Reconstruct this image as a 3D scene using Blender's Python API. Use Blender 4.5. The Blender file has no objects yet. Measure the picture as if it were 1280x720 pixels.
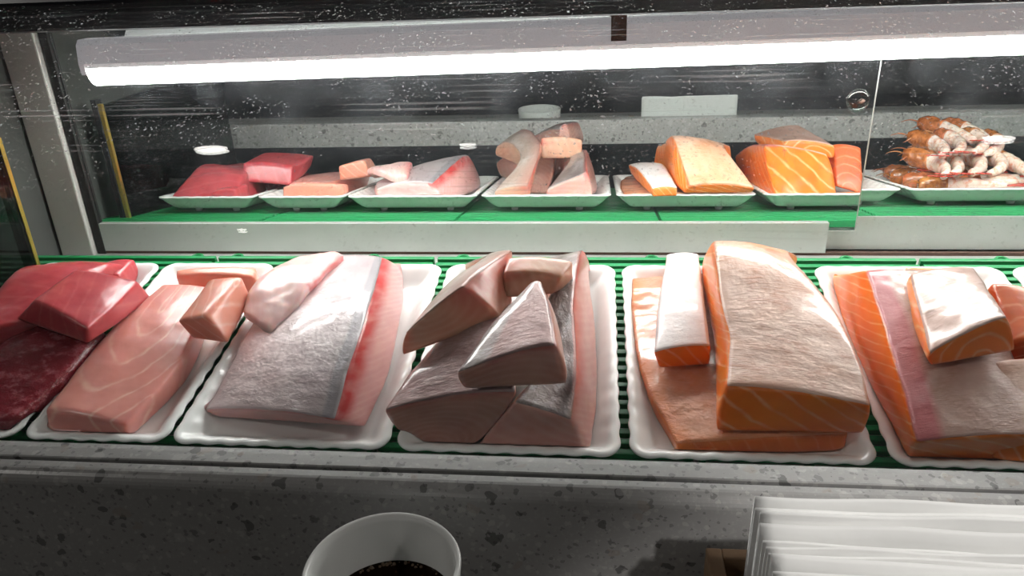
import bpy, math, random
import numpy as np
from mathutils import Vector, Matrix, noise

# ------------------------------------------------------------------ camera, world, exposure
SC = bpy.context.scene
COL = SC.collection
FPX, CAM = 962.57, np.array([0.0971, -0.5054, 0.3733])
YAW, PITCH, ROLL = 0.1176, 0.4211, -0.0403
TILT = 0.1799                                  # the tray deck slopes up towards the back


def cam_axes():
    cy, sy, cp, sp = math.cos(YAW), math.sin(YAW), math.cos(PITCH), math.sin(PITCH)
    f = np.array([-sy*cp, cy*cp, -sp]); r = np.array([cy, sy, 0.0]); u = np.cross(r, f)
    cr, sr = math.cos(ROLL), math.sin(ROLL)
    return cr*r + sr*u, -sr*r + cr*u, f


AX_R, AX_U, AX_F = cam_axes()
cd = bpy.data.cameras.new('camera'); cam = bpy.data.objects.new('camera', cd); COL.objects.link(cam)
cd.sensor_width = 36.0; cd.lens = FPX/1280*36.0; cd.clip_start = 0.01
M = Matrix.Identity(4)
for i, a in enumerate((AX_R, AX_U, -AX_F)):
    for j in range(3): M[j][i] = a[j]
M.translation = Vector(CAM)
cam.matrix_world = M
SC.camera = cam
w = bpy.data.worlds.new('world'); SC.world = w; w.use_nodes = True
w.node_tree.nodes['Background'].inputs[0].default_value = (0.75, 0.85, 1.0, 1)
w.node_tree.nodes['Background'].inputs[1].default_value = 0.03
SC.view_settings.view_transform = 'Standard'; SC.view_settings.look = 'None'
SC.view_settings.exposure = 0.0; SC.view_settings.gamma = 1.0; SC.view_settings.use_curve_mapping = False
SC.cycles.use_denoising = True
SC.cycles.max_bounces = 10; SC.cycles.transparent_max_bounces = 12
TUBE_STRENGTH = 31.0
FILL_WATTS = 8.5
SPOT_WATTS = 125.0

# ------------------------------------------------------------------ geometry of the place
CT, ST = math.cos(TILT), math.sin(TILT)
FLOOR_W = -0.0155                              # inner tray floor, measured from the rim plane


def tl(u, v, h):                               # tray-deck coordinates -> world
    return np.array([u, v*CT - h*ST, v*ST + h*CT])


def P(px, py, h):                              # a point seen in the photograph, h above the rim plane
    d = AX_R*(px-640)/FPX + AX_U*(360-py)/FPX + AX_F
    n = np.array([0, -ST, CT]); s = (h - n @ CAM)/(n @ d)
    q = CAM + s*d
    return np.array([q[0], q[1]*CT + q[2]*ST, h])


def D(p, h, du=0.0, dv=0.0):                   # the point below p on the deck
    return np.array([p[0]+du, p[1]+dv, h])


# ------------------------------------------------------------------ helpers
def tag(o, label=None, cat=None, group=None, kind=None):
    if label: o['label'] = label
    if cat: o['category'] = cat
    if group: o['group'] = group
    if kind: o['kind'] = kind
    return o


def empty(name, loc, label=None, cat=None, group=None, kind=None, parent=None):
    o = bpy.data.objects.new(name, None); COL.objects.link(o); o.location = loc
    o.empty_display_size = 0.02
    if parent: o.parent = parent
    return tag(o, label, cat, group, kind)


def mesh_data(name, verts, faces, mat, smooth=True):
    me = bpy.data.meshes.new(name)
    me.from_pydata([tuple(map(float, v)) for v in verts], [], [tuple(map(int, f)) for f in faces])
    if mat: me.materials.append(mat)
    if smooth: me.polygons.foreach_set('use_smooth', [True]*len(me.polygons))
    me.update()
    return me


def wloc(o):
    l = Vector(o.location)
    while o.parent: o = o.parent; l += Vector(o.location)
    return np.array(l)


def link(name, me, parent=None, loc=None):
    o = bpy.data.objects.new(name, me); COL.objects.link(o)
    if loc is not None: o.location = loc
    if parent: o.parent = parent
    return o


def part(name, verts, faces, mat, parent, smooth=True):   # world-space verts under a thing
    return link(name, mesh_data(name, np.asarray(verts) - wloc(parent), faces, mat, smooth), parent)


BOXF = [(0, 3, 2, 1), (4, 5, 6, 7), (0, 1, 5, 4), (1, 2, 6, 5), (2, 3, 7, 6), (3, 0, 4, 7)]


def boxv(x0, x1, y0, y1, z0, z1):
    return [(x0, y0, z0), (x1, y0, z0), (x1, y1, z0), (x0, y1, z0), (x0, y0, z1), (x1, y0, z1), (x1, y1, z1), (x0, y1, z1)]


def bevel(o, wd, seg=2, angle=40):
    m = o.modifiers.new('bevel', 'BEVEL'); m.width = wd; m.segments = seg; m.limit_method = 'ANGLE'; m.angle_limit = math.radians(angle)
    m.harden_normals = False
    return o


def box(name, x0, x1, y0, y1, z0, z1, mat, parent, bev=0.0015):
    o = part(name, boxv(x0, x1, y0, y1, z0, z1), BOXF, mat, parent, smooth=False)
    if bev: bevel(o, bev)
    return o


def deckbox(name, u0, u1, v0, v1, h0, h1, mat, parent, bev=0.001):
    o = part(name, [tl(*p) for p in boxv(u0, u1, v0, v1, h0, h1)], BOXF, mat, parent, smooth=False)
    if bev: bevel(o, bev)
    return o


def extrude_profile(prof, x0, x1):             # closed YZ profile along X
    n = len(prof)
    v = [(x0, y, z) for y, z in prof] + [(x1, y, z) for y, z in prof]
    f = [(i, (i+1) % n, (i+1) % n+n, i+n) for i in range(n)] + [tuple(range(n))[::-1], tuple(range(n, 2*n))]
    return v, f


def lathe(prof, n=48, c=(0, 0, 0), closed=False):          # (r, z) profile about Z
    v, f = [], []
    m = len(prof)
    for i in range(n):
        a = 2*math.pi*i/n
        for r, z in prof: v.append((c[0]+r*math.cos(a), c[1]+r*math.sin(a), c[2]+z))
    for i in range(n):
        j = (i+1) % n
        for k in range(m-1 if not closed else m):
            k2 = (k+1) % m
            f.append((i*m+k, j*m+k, j*m+k2, i*m+k2))
    return v, f


def tube(pts, r, n=8, cap=True):
    pts = [Vector(p) for p in pts]; v, f = [], []
    rs = r if isinstance(r, (list, tuple, np.ndarray)) else [r]*len(pts)
    for i, p in enumerate(pts):
        t = (pts[min(i+1, len(pts)-1)] - pts[max(i-1, 0)]).normalized()
        a = t.cross(Vector((0, 0, 1)) if abs(t.z) < .95 else Vector((1, 0, 0))).normalized(); b = t.cross(a)
        for k in range(n):
            th = 2*math.pi*k/n
            v.append(p + (a*math.cos(th) + b*math.sin(th))*rs[i])
    for i in range(len(pts)-1):
        for k in range(n): f.append((i*n+k, i*n+(k+1) % n, (i+1)*n+(k+1) % n, (i+1)*n+k))
    if cap: f += [tuple(range(n))[::-1], tuple(range((len(pts)-1)*n, len(pts)*n))]
    return [tuple(q) for q in v], f


# ------------------------------------------------------------------ materials
class NT:
    def __init__(s, name):
        s.m = bpy.data.materials.new(name); s.m.use_nodes = True; s.t = s.m.node_tree; s.t.nodes.clear()
        s.out = s.t.nodes.new('ShaderNodeOutputMaterial')

    def n(s, typ, **kw):
        nd = s.t.nodes.new('ShaderNode'+typ)
        for k, v in kw.items():
            if k.startswith('i_'):
                key = k[2:].replace('_', ' ')
                nd.inputs[key].default_value = v
            else: setattr(nd, k, v)
        return nd

    def l(s, a, b): s.t.links.new(a, b)

    def setin(s, sock, val):
        if hasattr(val, 'default_value') or hasattr(val, 'is_output'): s.l(val, sock)
        else: sock.default_value = val

    def math(s, op, a, b=None, c=None, clamp=False):
        nd = s.n('Math', operation=op, use_clamp=clamp)
        for i, x in enumerate((a, b, c)):
            if x is not None: s.setin(nd.inputs[i], x)
        return nd.outputs[0]

    def mix(s, fac, a, b, blend='MIX'):
        nd = s.n('Mix', data_type='RGBA', blend_type=blend)
        s.setin(nd.inputs[0], fac)
        for i, x in ((6, a), (7, b)):
            if isinstance(x, tuple): nd.inputs[i].default_value = x if len(x) == 4 else (*x, 1)
            else: s.l(x, nd.inputs[i])
        return nd.outputs[2]

    def ramp(s, fac, stops, interp='LINEAR'):
        nd = s.n('ValToRGB'); cr = nd.color_ramp; cr.interpolation = interp
        while len(cr.elements) < len(stops): cr.elements.new(0.5)
        for e, (p, c) in zip(cr.elements, stops):
            e.position = p
            e.color = (c, c, c, 1) if not isinstance(c, tuple) else (*c, 1)
        s.l(fac, nd.inputs[0]); return nd.outputs[0]

    def attr(s, name): return s.n('Attribute', attribute_name=name)

    def noise(s, vec, scale, detail=3, rough=.5, mul=(1, 1, 1), dist=0.0):
        if mul != (1, 1, 1):
            mp = s.n('Mapping'); mp.inputs['Scale'].default_value = mul; s.l(vec, mp.inputs[0]); vec = mp.outputs[0]
        nd = s.n('TexNoise'); nd.inputs['Scale'].default_value = scale; nd.inputs['Detail'].default_value = detail
        nd.inputs['Roughness'].default_value = rough; nd.inputs['Distortion'].default_value = dist
        s.l(vec, nd.inputs['Vector']); return nd.outputs[0]

    def objco(s): return s.n('TexCoord').outputs['Object']

    def bump(s, h, strength, dist=0.001):
        nd = s.n('Bump'); nd.inputs['Strength'].default_value = strength; nd.inputs['Distance'].default_value = dist
        s.l(h, nd.inputs['Height']); return nd.outputs[0]

    def bsdf(s, color, rough=.4, metal=0.0, spec=.5, normal=None, coat=0.0, coat_rough=.1, sss=0.0, trans=0.0, ior=1.45, emit=None):
        b = s.n('BsdfPrincipled')
        if isinstance(color, tuple): b.inputs['Base Color'].default_value = (*color[:3], 1)
        else: s.l(color, b.inputs['Base Color'])
        s.setin(b.inputs['Roughness'], rough); s.setin(b.inputs['Metallic'], metal)
        b.inputs['Specular IOR Level'].default_value = spec
        b.inputs['Coat Weight'].default_value = coat; b.inputs['Coat Roughness'].default_value = coat_rough
        b.inputs['IOR'].default_value = ior
        b.inputs['Transmission Weight'].default_value = trans
        if sss:
            b.inputs['Subsurface Weight'].default_value = sss
            b.inputs['Subsurface Radius'].default_value = (1.0, .35, .2); b.inputs['Subsurface Scale'].default_value = .010
        if normal is not None: s.l(normal, b.inputs['Normal'])
        return b.outputs[0]

    def schlick(s, f0=.04):                    # same on both faces of a pane
        g = s.n('NewGeometry'); d = s.n('VectorMath', operation='DOT_PRODUCT')
        s.l(g.outputs['Incoming'], d.inputs[0]); s.l(g.outputs['Normal'], d.inputs[1])
        k = s.math('SUBTRACT', 1.0, s.math('ABSOLUTE', d.outputs['Value']), clamp=True)
        return s.math('ADD', f0, s.math('MULTIPLY', s.math('POWER', k, 5.0), 1-f0))

    def done(s, sh): s.l(sh, s.out.inputs[0]); return s.m


def plain(name, color, rough=.4, metal=0.0, spec=.5, var=0.06, scale=40, bump=0.0):
    t = NT(name); co = t.objco()
    n = t.noise(co, scale, 4)
    c = t.mix(n, tuple(max(0, x*(1-var)) for x in color), tuple(min(1, x*(1+var)) for x in color))
    r = t.math('ADD', rough-.04, t.math('MULTIPLY', n, .08))
    return t.done(t.bsdf(c, r, metal, spec, normal=t.bump(n, bump, .001) if bump else None))


def m_steel():
    t = NT('brushed_steel'); co = t.objco()
    n = t.noise(co, 30, 4, .6, (400, 1, 1)) if False else t.noise(co, 8, 4, .6, (2, 60, 60))
    d = t.noise(co, 14, 5, .65)
    c = t.mix(d, (.46, .46, .44), (.64, .64, .62))
    r = t.math('ADD', .22, t.math('MULTIPLY', n, .25))
    return t.done(t.bsdf(c, r, .55))


def m_terrazzo(name):
    t = NT(name); co = t.objco()
    base = t.mix(t.noise(co, 6, 5, .6), (.27, .265, .26), (.36, .355, .35))
    base = t.mix(t.noise(co, 160, 3, .6), base, (.27, .265, .26), 'MIX') if False else base
    fine = t.noise(co, 420, 2, .5)
    base = t.mix(t.math('MULTIPLY', t.ramp(fine, [(.55, 0.0), (.7, 1.0)]), .3), base, (.46, .45, .44))

    def chips(scale, thr, col, fac, seed):
        nonlocal base
        mp = t.n('Mapping'); mp.inputs['Location'].default_value = (seed, seed*.37, seed*.71); t.l(co, mp.inputs[0])
        wv = t.n('TexNoise'); wv.inputs['Scale'].default_value = scale*1.3; t.l(mp.outputs[0], wv.inputs['Vector'])
        ad = t.n('VectorMath', operation='MULTIPLY_ADD'); t.l(wv.outputs[1], ad.inputs[0])
        ad.inputs[1].default_value = (.9/scale,)*3; t.l(mp.outputs[0], ad.inputs[2])
        v = t.n('TexVoronoi'); v.inputs['Scale'].default_value = scale; t.l(ad.outputs[0], v.inputs['Vector'])
        sep = t.n('SeparateColor'); t.l(v.outputs['Color'], sep.inputs[0])
        size = t.math('MULTIPLY', sep.outputs[0], thr)                       # chips of uneven size
        pick = t.math('GREATER_THAN', sep.outputs[1], .45)
        k = t.math('MULTIPLY', t.math('LESS_THAN', v.outputs['Distance'], size), pick)
        base = t.mix(t.math('MULTIPLY', k, fac), base, col)
    chips(130, .40, (.08, .08, .08), .55, 1.3)
    chips(260, .40, (.10, .10, .10), .5, 2.9)
    chips(75, .34, (.05, .05, .05), .65, 4.1)
    chips(70, .38, (.48, .47, .46), .4, 7.7)
    chips(170, .42, (.52, .51, .49), .4, 9.2)
    chips(60, .30, (.30, .25, .2), .4, 12.2)
    return t.done(t.bsdf(base, .32, 0, .5))


def m_mirror():
    t = NT('mirror_glass'); co = t.objco()
    g = t.n('BsdfGlossy'); g.inputs['Color'].default_value = (.83, .87, .85, 1); g.inputs['Roughness'].default_value = .012
    d = t.n('BsdfDiffuse'); d.inputs['Color'].default_value = (.62, .66, .72, 1)
    cloud = t.ramp(t.noise(co, 9, 5, .65), [(.42, 0.0), (.72, 1.0)])
    specks = t.ramp(t.noise(co, 520, 2, .6), [(.60, 0.0), (.72, 1.0)])
    sep = t.n('SeparateXYZ'); t.l(co, sep.inputs[0])
    f = t.math('ADD', .006, t.math('MULTIPLY', cloud, .035))
    f = t.math('ADD', f, t.math('MULTIPLY', specks, t.math('MULTIPLY', cloud, .16)))
    mx = t.n('MixShader'); t.l(f, mx.inputs[0]); t.l(g.outputs[0], mx.inputs[1]); t.l(d.outputs[0], mx.inputs[2])
    return t.done(mx.outputs[0])


def m_front_glass():
    t = NT('front_glass'); co = t.objco()
    tr = t.n('BsdfTransparent'); tr.inputs[0].default_value = (.975, .985, .98, 1)
    gl = t.n('BsdfGlossy'); gl.inputs['Roughness'].default_value = .0; gl.inputs['Color'].default_value = (1, 1, 1, 1)
    fac = t.math('MULTIPLY', t.schlick(), .8)
    m1 = t.n('MixShader'); t.l(fac, m1.inputs[0]); t.l(tr.outputs[0], m1.inputs[1]); t.l(gl.outputs[0], m1.inputs[2])
    df = t.n('BsdfDiffuse'); df.inputs[0].default_value = (.8, .82, .85, 1)
    ts = t.n('BsdfTranslucent'); ts.inputs[0].default_value = (.8, .82, .85, 1)
    dm = t.n('MixShader'); dm.inputs[0].default_value = .5; t.l(df.outputs[0], dm.inputs[1]); t.l(ts.outputs[0], dm.inputs[2])
    # dried water specks and hair-thin scratches, thicker towards the top of the pane
    sep = t.n('SeparateXYZ'); t.l(co, sep.inputs[0])
    up = t.n('MapRange'); t.l(sep.outputs[2], up.inputs[0])
    up.inputs[1].default_value = .235; up.inputs[2].default_value = .315; up.inputs[3].default_value = .0; up.inputs[4].default_value = 1.0
    sp = t.ramp(t.noise(co, 330, 2, .55), [(.62, 0.0), (.70, 1.0)])
    patch = t.ramp(t.noise(co, 26, 3, .6), [(.38, .1), (.62, 1.0)])
    spk = t.math('MULTIPLY', t.math('MULTIPLY', sp, patch), .5)
    sc = None
    for rz, sd in ((.35, 3.0), (-.5, 8.0)):
        mp = t.n('Mapping'); mp.inputs['Rotation'].default_value = (0.0, .0, rz); mp.inputs['Location'].default_value = (sd, sd, sd)
        mp.inputs['Scale'].default_value = (6, 260, 1); t.l(co, mp.inputs[0])
        nn = t.n('TexNoise'); nn.inputs['Scale'].default_value = 1.0; nn.inputs['Detail'].default_value = 1.0; t.l(mp.outputs[0], nn.inputs['Vector'])
        k = t.ramp(nn.outputs[0], [(.70, 0.0), (.76, 1.0)])
        sc = k if sc is None else t.math('MAXIMUM', sc, k)
    dirt = t.math('MAXIMUM', spk, t.math('MULTIPLY', sc, .25))
    haze = t.math('MULTIPLY', t.noise(co, 5, 3), .008)
    dirt = t.math('ADD', t.math('MULTIPLY', dirt, up.outputs[0]), haze)
    m2 = t.n('MixShader'); t.l(dirt, m2.inputs[0]); t.l(m1.outputs[0], m2.inputs[1]); t.l(dm.outputs[0], m2.inputs[2])
    return t.done(m2.outputs[0])


def m_clear(name, tint):
    t = NT(name)
    tr = t.n('BsdfTransparent'); tr.inputs[0].default_value = (*tint, 1)
    gl = t.n('BsdfGlossy'); gl.inputs['Roughness'].default_value = .02
    m1 = t.n('MixShader'); t.l(t.schlick(), m1.inputs[0]); t.l(tr.outputs[0], m1.inputs[1]); t.l(gl.outputs[0], m1.inputs[2])
    return t.done(m1.outputs[0])


def m_emit(name, col, s):
    t = NT(name); e = t.n('Emission'); e.inputs[0].default_value = (*col, 1); e.inputs[1].default_value = s
    return t.done(e.outputs[0])


def m_flesh(name, base, dark, line=None, freq=0, width=.2, lfac=.7, rough=.3, blot=None, red=None, sss=.4, bumpk=.15, wob=.28):
    """Raw fish: mottled base, pale sinew lines along the stripe field, optional red band along the edge field."""
    t = NT(name); loc = t.attr('loc').outputs['Vector']; st = t.attr('stripe').outputs['Fac']; ed = t.attr('edge').outputs['Fac']
    n = t.noise(loc, 45, 4, .6); fine = t.noise(loc, 700, 2, .5)
    c = t.mix(t.ramp(n, [(.3, 0.0), (.7, 1.0)]), dark, base)
    if blot: c = t.mix(t.ramp(t.noise(loc, 90, 4, .65), [(.52, 0.0), (.68, .8)]), c, blot)
    c = t.mix(t.math('MULTIPLY', fine, .14), c, tuple(min(1, x*1.5+.05) for x in base))
    if line:
        w = t.math('ADD', t.math('MULTIPLY', st, freq), t.math('MULTIPLY', t.noise(loc, 38, 3), wob*2.2))
        tri = t.math('PINGPONG', w, .5)
        k = t.ramp(tri, [(.0, 1.0), (width, 0.0)], 'EASE')
        k = t.math('MULTIPLY', k, t.ramp(t.noise(loc, 60, 2), [(.3, .25), (.6, 1.0)]))
        c = t.mix(t.math('MULTIPLY', k, lfac), c, line)
    if red: c = t.mix(t.math('MULTIPLY', ed, t.ramp(t.noise(loc, 70, 3), [(.25, .45), (.6, 1.0)])), c, red)
    h = t.math('ADD', t.noise(loc, 160, 4, .6), t.math('MULTIPLY', fine, .3))
    return t.done(t.bsdf(c, rough, 0, .5, normal=t.bump(h, bumpk, .0015), coat=.25, coat_rough=.18, sss=sss))


def m_skin(name, a, b, streak, metal=.15, rough=.28, mul=(1, 6, 1), scale=60, bumpk=.5, pink=None, fine=500, sfac=.6, wet=.55, dist=.0014):
    t = NT(name); loc = t.attr('loc').outputs['Vector']; ed = t.attr('edge').outputs['Fac']
    n = t.noise(loc, 22, 4, .6)
    c = t.mix(t.ramp(n, [(.35, 0.0), (.68, 1.0)]), a, b)
    s = t.noise(loc, scale, 6, .72, mul, 1.2)
    patchy = t.ramp(t.noise(loc, 30, 3, .6), [(.36, .15), (.62, 1.0)])
    s = t.math('MULTIPLY', s, t.math('ADD', .35, t.math('MULTIPLY', patchy, .65)))
    c = t.mix(t.math('MULTIPLY', t.ramp(s, [(.36, 0.0), (.6, 1.0)]), sfac), c, streak)
    if pink: c = t.mix(ed, c, pink)
    f = t.noise(loc, fine, 3, .6)
    h = t.math('ADD', t.math('MULTIPLY', s, 1.0), t.math('MULTIPLY', f, .18))
    r = t.math('ADD', rough+.03, t.math('MULTIPLY', f, .16))
    h = t.math('ADD', h, t.math('MULTIPLY', t.noise(loc, 40, 3, .6), 2.4))
    return t.done(t.bsdf(c, r, metal, .62, normal=t.bump(h, bumpk, dist), coat=wet, coat_rough=.14))


STEEL = m_steel()
BLACK = plain('black_enamel', (.012, .013, .016), .3, 0, .5)
RUBBER = plain('black_rubber', (.012, .012, .012), .55)
ALU = plain('anodised_aluminium', (.60, .62, .60), .38, .45)
POST = plain('satin_steel_post', (.52, .51, .48), .4, .15, var=.12, scale=12)
ENDMAT = plain('end_panel_grey', (.10, .105, .10), .4, .2, var=.2, scale=10)
STONE = m_terrazzo('grey_terrazzo')
MIRROR = m_mirror(); FGLASS = m_front_glass()
SMOKED = m_clear('smoked_end_glass', (.30, .36, .34))
CLEAR = m_clear('clear_plastic', (.86, .88, .88))
BRASS = plain('brass_trim', (.75, .52, .12), .3, .85)
BROWN = plain('rusty_brown_clip', (.11, .06, .045), .6, .2, var=.4, scale=300)
t_ = NT('lamp_housing_glow')                 # weak emission added so the grey housing looks brighter
HOUSING = t_.done(t_.bsdf((.56, .54, .55), .45))
_b = [n for n in t_.t.nodes if n.type == 'BSDF_PRINCIPLED'][0]
_b.inputs['Emission Color'].default_value = (.93, .90, .95, 1); _b.inputs['Emission Strength'].default_value = .26
LENS = m_emit('lamp_diffuser_glow', (1.0, .985, .96), TUBE_STRENGTH)
GREEN = plain('green_plastic', (.013, .235, .075), .35, 0, .5)
TRAYM = plain('white_melamine', (.84, .85, .84), .22, 0, .5, var=.02)
CERAMIC = plain('white_porcelain', (.80, .80, .78), .12, 0, .6, var=.02)
PAPER = plain('white_paper', (.86, .86, .85), .8, 0, .2, var=.03, scale=90, bump=.15)
WOOD = None


def m_wood():
    t = NT('pale_brown_wood'); co = t.objco()
    g = t.noise(co, 40, 5, .6, (1, 1, 9), .8)
    c = t.mix(g, (.16, .09, .05), (.38, .25, .15))
    return t.done(t.bsdf(c, .5, normal=t.bump(g, .2)))


WOOD = m_wood()
t_ = NT('dark_tea'); TEA = t_.done(t_.bsdf((.012, .006, .003), .05, 0, .5))
t_ = NT('bubble'); BUB = t_.done(t_.bsdf((.12, .08, .05), .05, 0, .8))

TUNA = m_flesh('tuna_red_flesh', (.50, .075, .085), (.36, .035, .05), line=(.66, .22, .22), freq=60, width=.18, lfac=.25, rough=.28)
TUNA_DK = m_flesh('tuna_dark_flesh', (.27, .022, .035), (.14, .010, .018), blot=(.46, .15, .18), rough=.18, bumpk=.9)
TORO = m_flesh('pale_tuna_flesh', (.74, .32, .28), (.62, .23, .20), line=(.88, .58, .50), freq=62, width=.14, lfac=.65, rough=.32)
TORO2 = m_flesh('salmon_pink_tuna_flesh', (.76, .31, .23), (.66, .23, .16), line=(.88, .58, .48), freq=70, width=.16, lfac=.5, rough=.3)
HAMA = m_flesh('yellowtail_flesh', (.74, .42, .40), (.62, .30, .30), line=(.82, .56, .53), freq=130, width=.35, lfac=.3, red=(.55, .05, .05), rough=.3)
FLAP = m_flesh('yellowtail_belly_flesh', (.84, .56, .54), (.76, .44, .42), line=(.9, .7, .68), freq=90, width=.3, lfac=.4, red=(.60, .10, .11), rough=.3)
KAMP = m_flesh('amberjack_flesh', (.46, .25, .205), (.34, .155, .13), line=(.58, .38, .31), freq=150, width=.4, lfac=.3, red=(.33, .03, .03), rough=.3)
KAMP_L = m_flesh('amberjack_loin_flesh', (.60, .33, .29), (.48, .22, .19), line=(.70, .46, .41), freq=150, width=.4, lfac=.3, red=(.45, .05, .045), rough=.3)
KAMP_P = m_flesh('amberjack_pale_flesh', (.58, .34, .24), (.46, .23, .16), line=(.70, .50, .38), freq=150, width=.4, lfac=.3, red=(.5, .08, .07), rough=.33)
SALM = m_flesh('salmon_flesh', (.84, .21, .022), (.74, .15, .013), line=(.90, .48, .26), freq=75, width=.16, lfac=.75, rough=.3, red=(.5, .13, .12))
SALM_D = m_flesh('deep_salmon_flesh', (.62, .13, .03), (.50, .09, .025), line=(.80, .36, .2), freq=75, width=.16, lfac=.55, rough=.3, red=(.66, .17, .03))
SK_HAMA = m_skin('yellowtail_silver_skin', (.62, .47, .48), (.78, .66, .66), (.46, .38, .40), metal=.2, rough=.3, mul=(1, 1.6, 1), scale=150, bumpk=0.7, pink=(.34, .31, .33), sfac=.45)
SK_KAMP = m_skin('amberjack_silver_skin', (.20, .15, .145), (.36, .31, .31), (.60, .57, .57), metal=.45, rough=.27, mul=(1, 2.2, 1), scale=170, bumpk=0.95, pink=(.28, .12, .11))
SK_KAMP2 = m_skin('amberjack_brownish_skin', (.36, .25, .21), (.46, .36, .32), (.58, .52, .48), metal=.2, rough=.3, mul=(1, 3, 1), scale=150, bumpk=0.7, pink=(.34, .13, .10))
SK_SALM = m_skin('salmon_skinned_side', (.70, .40, .29), (.84, .62, .53), (.48, .20, .11), metal=.04, rough=.26, mul=(.8, 5, 1), scale=70, bumpk=0.75, pink=(.80, .30, .10), sfac=.8)
SK_SALM2 = m_skin('salmon_greyish_skinned_side', (.50, .29, .235), (.62, .42, .36), (.36, .18, .13), metal=.05, rough=.3, mul=(.8, 4, 1), scale=90, bumpk=0.75, pink=(.52, .13, .14), sfac=.75)
SK_WET = m_skin('salmon_wet_side', (.66, .30, .16), (.66, .36, .24), (.76, .50, .42), metal=.02, rough=.2, mul=(1, 2.0, 1), scale=75, bumpk=1.0, pink=(.78, .22, .05), wet=1.0, dist=.0026)
SK_BELLY = m_skin('salmon_white_belly_skin', (.84, .77, .77), (.90, .86, .86), (.74, .62, .60), metal=.0, rough=.35, mul=(1, 1, 1), scale=220, bumpk=.6)

# ------------------------------------------------------------------ the room around the case
def struct(name, verts, faces, mat):
    c = np.mean(np.asarray(verts, float), 0)
    o = link(name, mesh_data(name, np.asarray(verts, float)-c, faces, mat, False), None, c)
    return tag(o, kind='structure')


DARKWALL = plain('dark_wall_paint', (.018, .020, .028), .7)
DARKFLOOR = plain('dark_floor_tile', (.03, .028, .027), .5)
CEIL = plain('dark_ceiling_paint', (.02, .02, .022), .8)
struct('floor', boxv(-2.6, 2.6, -2.6, 1.6, -1.10, -1.05), BOXF, DARKFLOOR)
struct('wall_back', boxv(-2.6, 2.6, -2.65, -2.6, -1.05, 1.7), BOXF, DARKWALL)
struct('wall_front', boxv(-2.6, 2.6, 1.55, 1.6, -1.05, 1.7), BOXF, DARKWALL)
struct('wall_left', boxv(-2.65, -2.6, -2.6, 1.6, -1.05, 1.7), BOXF, DARKWALL)
struct('wall_right', boxv(2.6, 2.65, -2.6, 1.6, -1.05, 1.7), BOXF, DARKWALL)
struct('ceiling', boxv(-2.6, 2.6, -2.6, 1.6, 1.7, 1.75), BOXF, CEIL)
DOWN_EMIT = m_emit('downlight_glow', (1.0, .97, .92), 22.0)
DOWNLIGHTS = [(-.973, .352, .050, 'set in the ceiling behind the case above the steel post'), (-.247, .358, .024, 'set in the ceiling behind the case above the yellowtail'),
              (1.103, .358, .040, 'set in the ceiling behind the case past the shrimp tray'), (-.886, -.14, .014, 'set in the ceiling above the red tuna end of the counter'),
              (1.75, -.55, .07, 'set in the ceiling over the customer side past the napkins'), (-1.9, -.75, .07, 'set in the ceiling over the customer side beyond the tuna end')]  # last two are added lamps that brighten the customer side from out of view
for i, (x, y, rd, where) in enumerate(DOWNLIGHTS):
    d = empty('ceiling_downlight', (x, y, 1.7), ('small oval downlight ' if rd < .06 else 'added round downlight ') + where, 'light', 'ceiling downlights')
    v, f = lathe([(rd+.014, 0), (rd+.014, -.012), (rd+.004, -.014), (rd, -.002)], 32, (x, y, 1.7), True); v = [(a, y+(b-y)*(.42 if rd < .06 else 1), c) for a, b, c in v]; part('trim_ring', v, f, BLACK, d)
    v, f = lathe([(.0, -.004), (rd, -.004)], 32, (x, y, 1.7)); v = [(a, y+(b-y)*(.42 if rd < .06 else 1), c) for a, b, c in v]; part('bulb_disc', v, f, DOWN_EMIT, d, False)
    if rd > .06:
        ld = bpy.data.lights.new('added_fill_beam', 'AREA'); ld.shape = 'DISK'; ld.size = rd*1.8; ld.energy = FILL_WATTS; ld.color = (1, .96, .90)
        lo = bpy.data.objects.new('added_fill_beam', ld); COL.objects.link(lo); lo.parent = d; lo.location = (0, 0, -.02)

sp = empty('added_napkin_spot', (1.35, -.95, 1.7), 'added black spotlight in the ceiling that brightens the paper napkins', 'light')  # invented lamp, added only to brighten the napkins
sdir = (Vector((.285, -.22, .05)) - Vector((1.35, -.95, 1.62))).normalized()
box('mounting_base', 1.31, 1.39, -.97, -.93, 1.685, 1.7, BLACK, sp, .002)
v, f = tube([(1.35, -.95, 1.685), (1.35, -.95, 1.63)], .008, 10); part('arm', v, f, BLACK, sp)
c_ = Vector((1.35, -.95, 1.62))
v, f = tube([c_ - sdir*.06, c_ + sdir*.02, c_ + sdir*.07], [.026, .034, .038], 20); part('lamp_body', v, f, BLACK, sp)
ld = bpy.data.lights.new('added_spot_beam', 'SPOT'); ld.energy = SPOT_WATTS; ld.spot_size = math.radians(8.5); ld.spot_blend = .5; ld.shadow_soft_size = .03; ld.color = (1, .97, .93)
lo = bpy.data.objects.new('added_spot_beam', ld); COL.objects.link(lo); lo.parent = sp; lo.location = c_ + sdir*.08 - Vector(sp.location)
lo.rotation_euler = sdir.to_track_quat('-Z', 'Y').to_euler()

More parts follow.
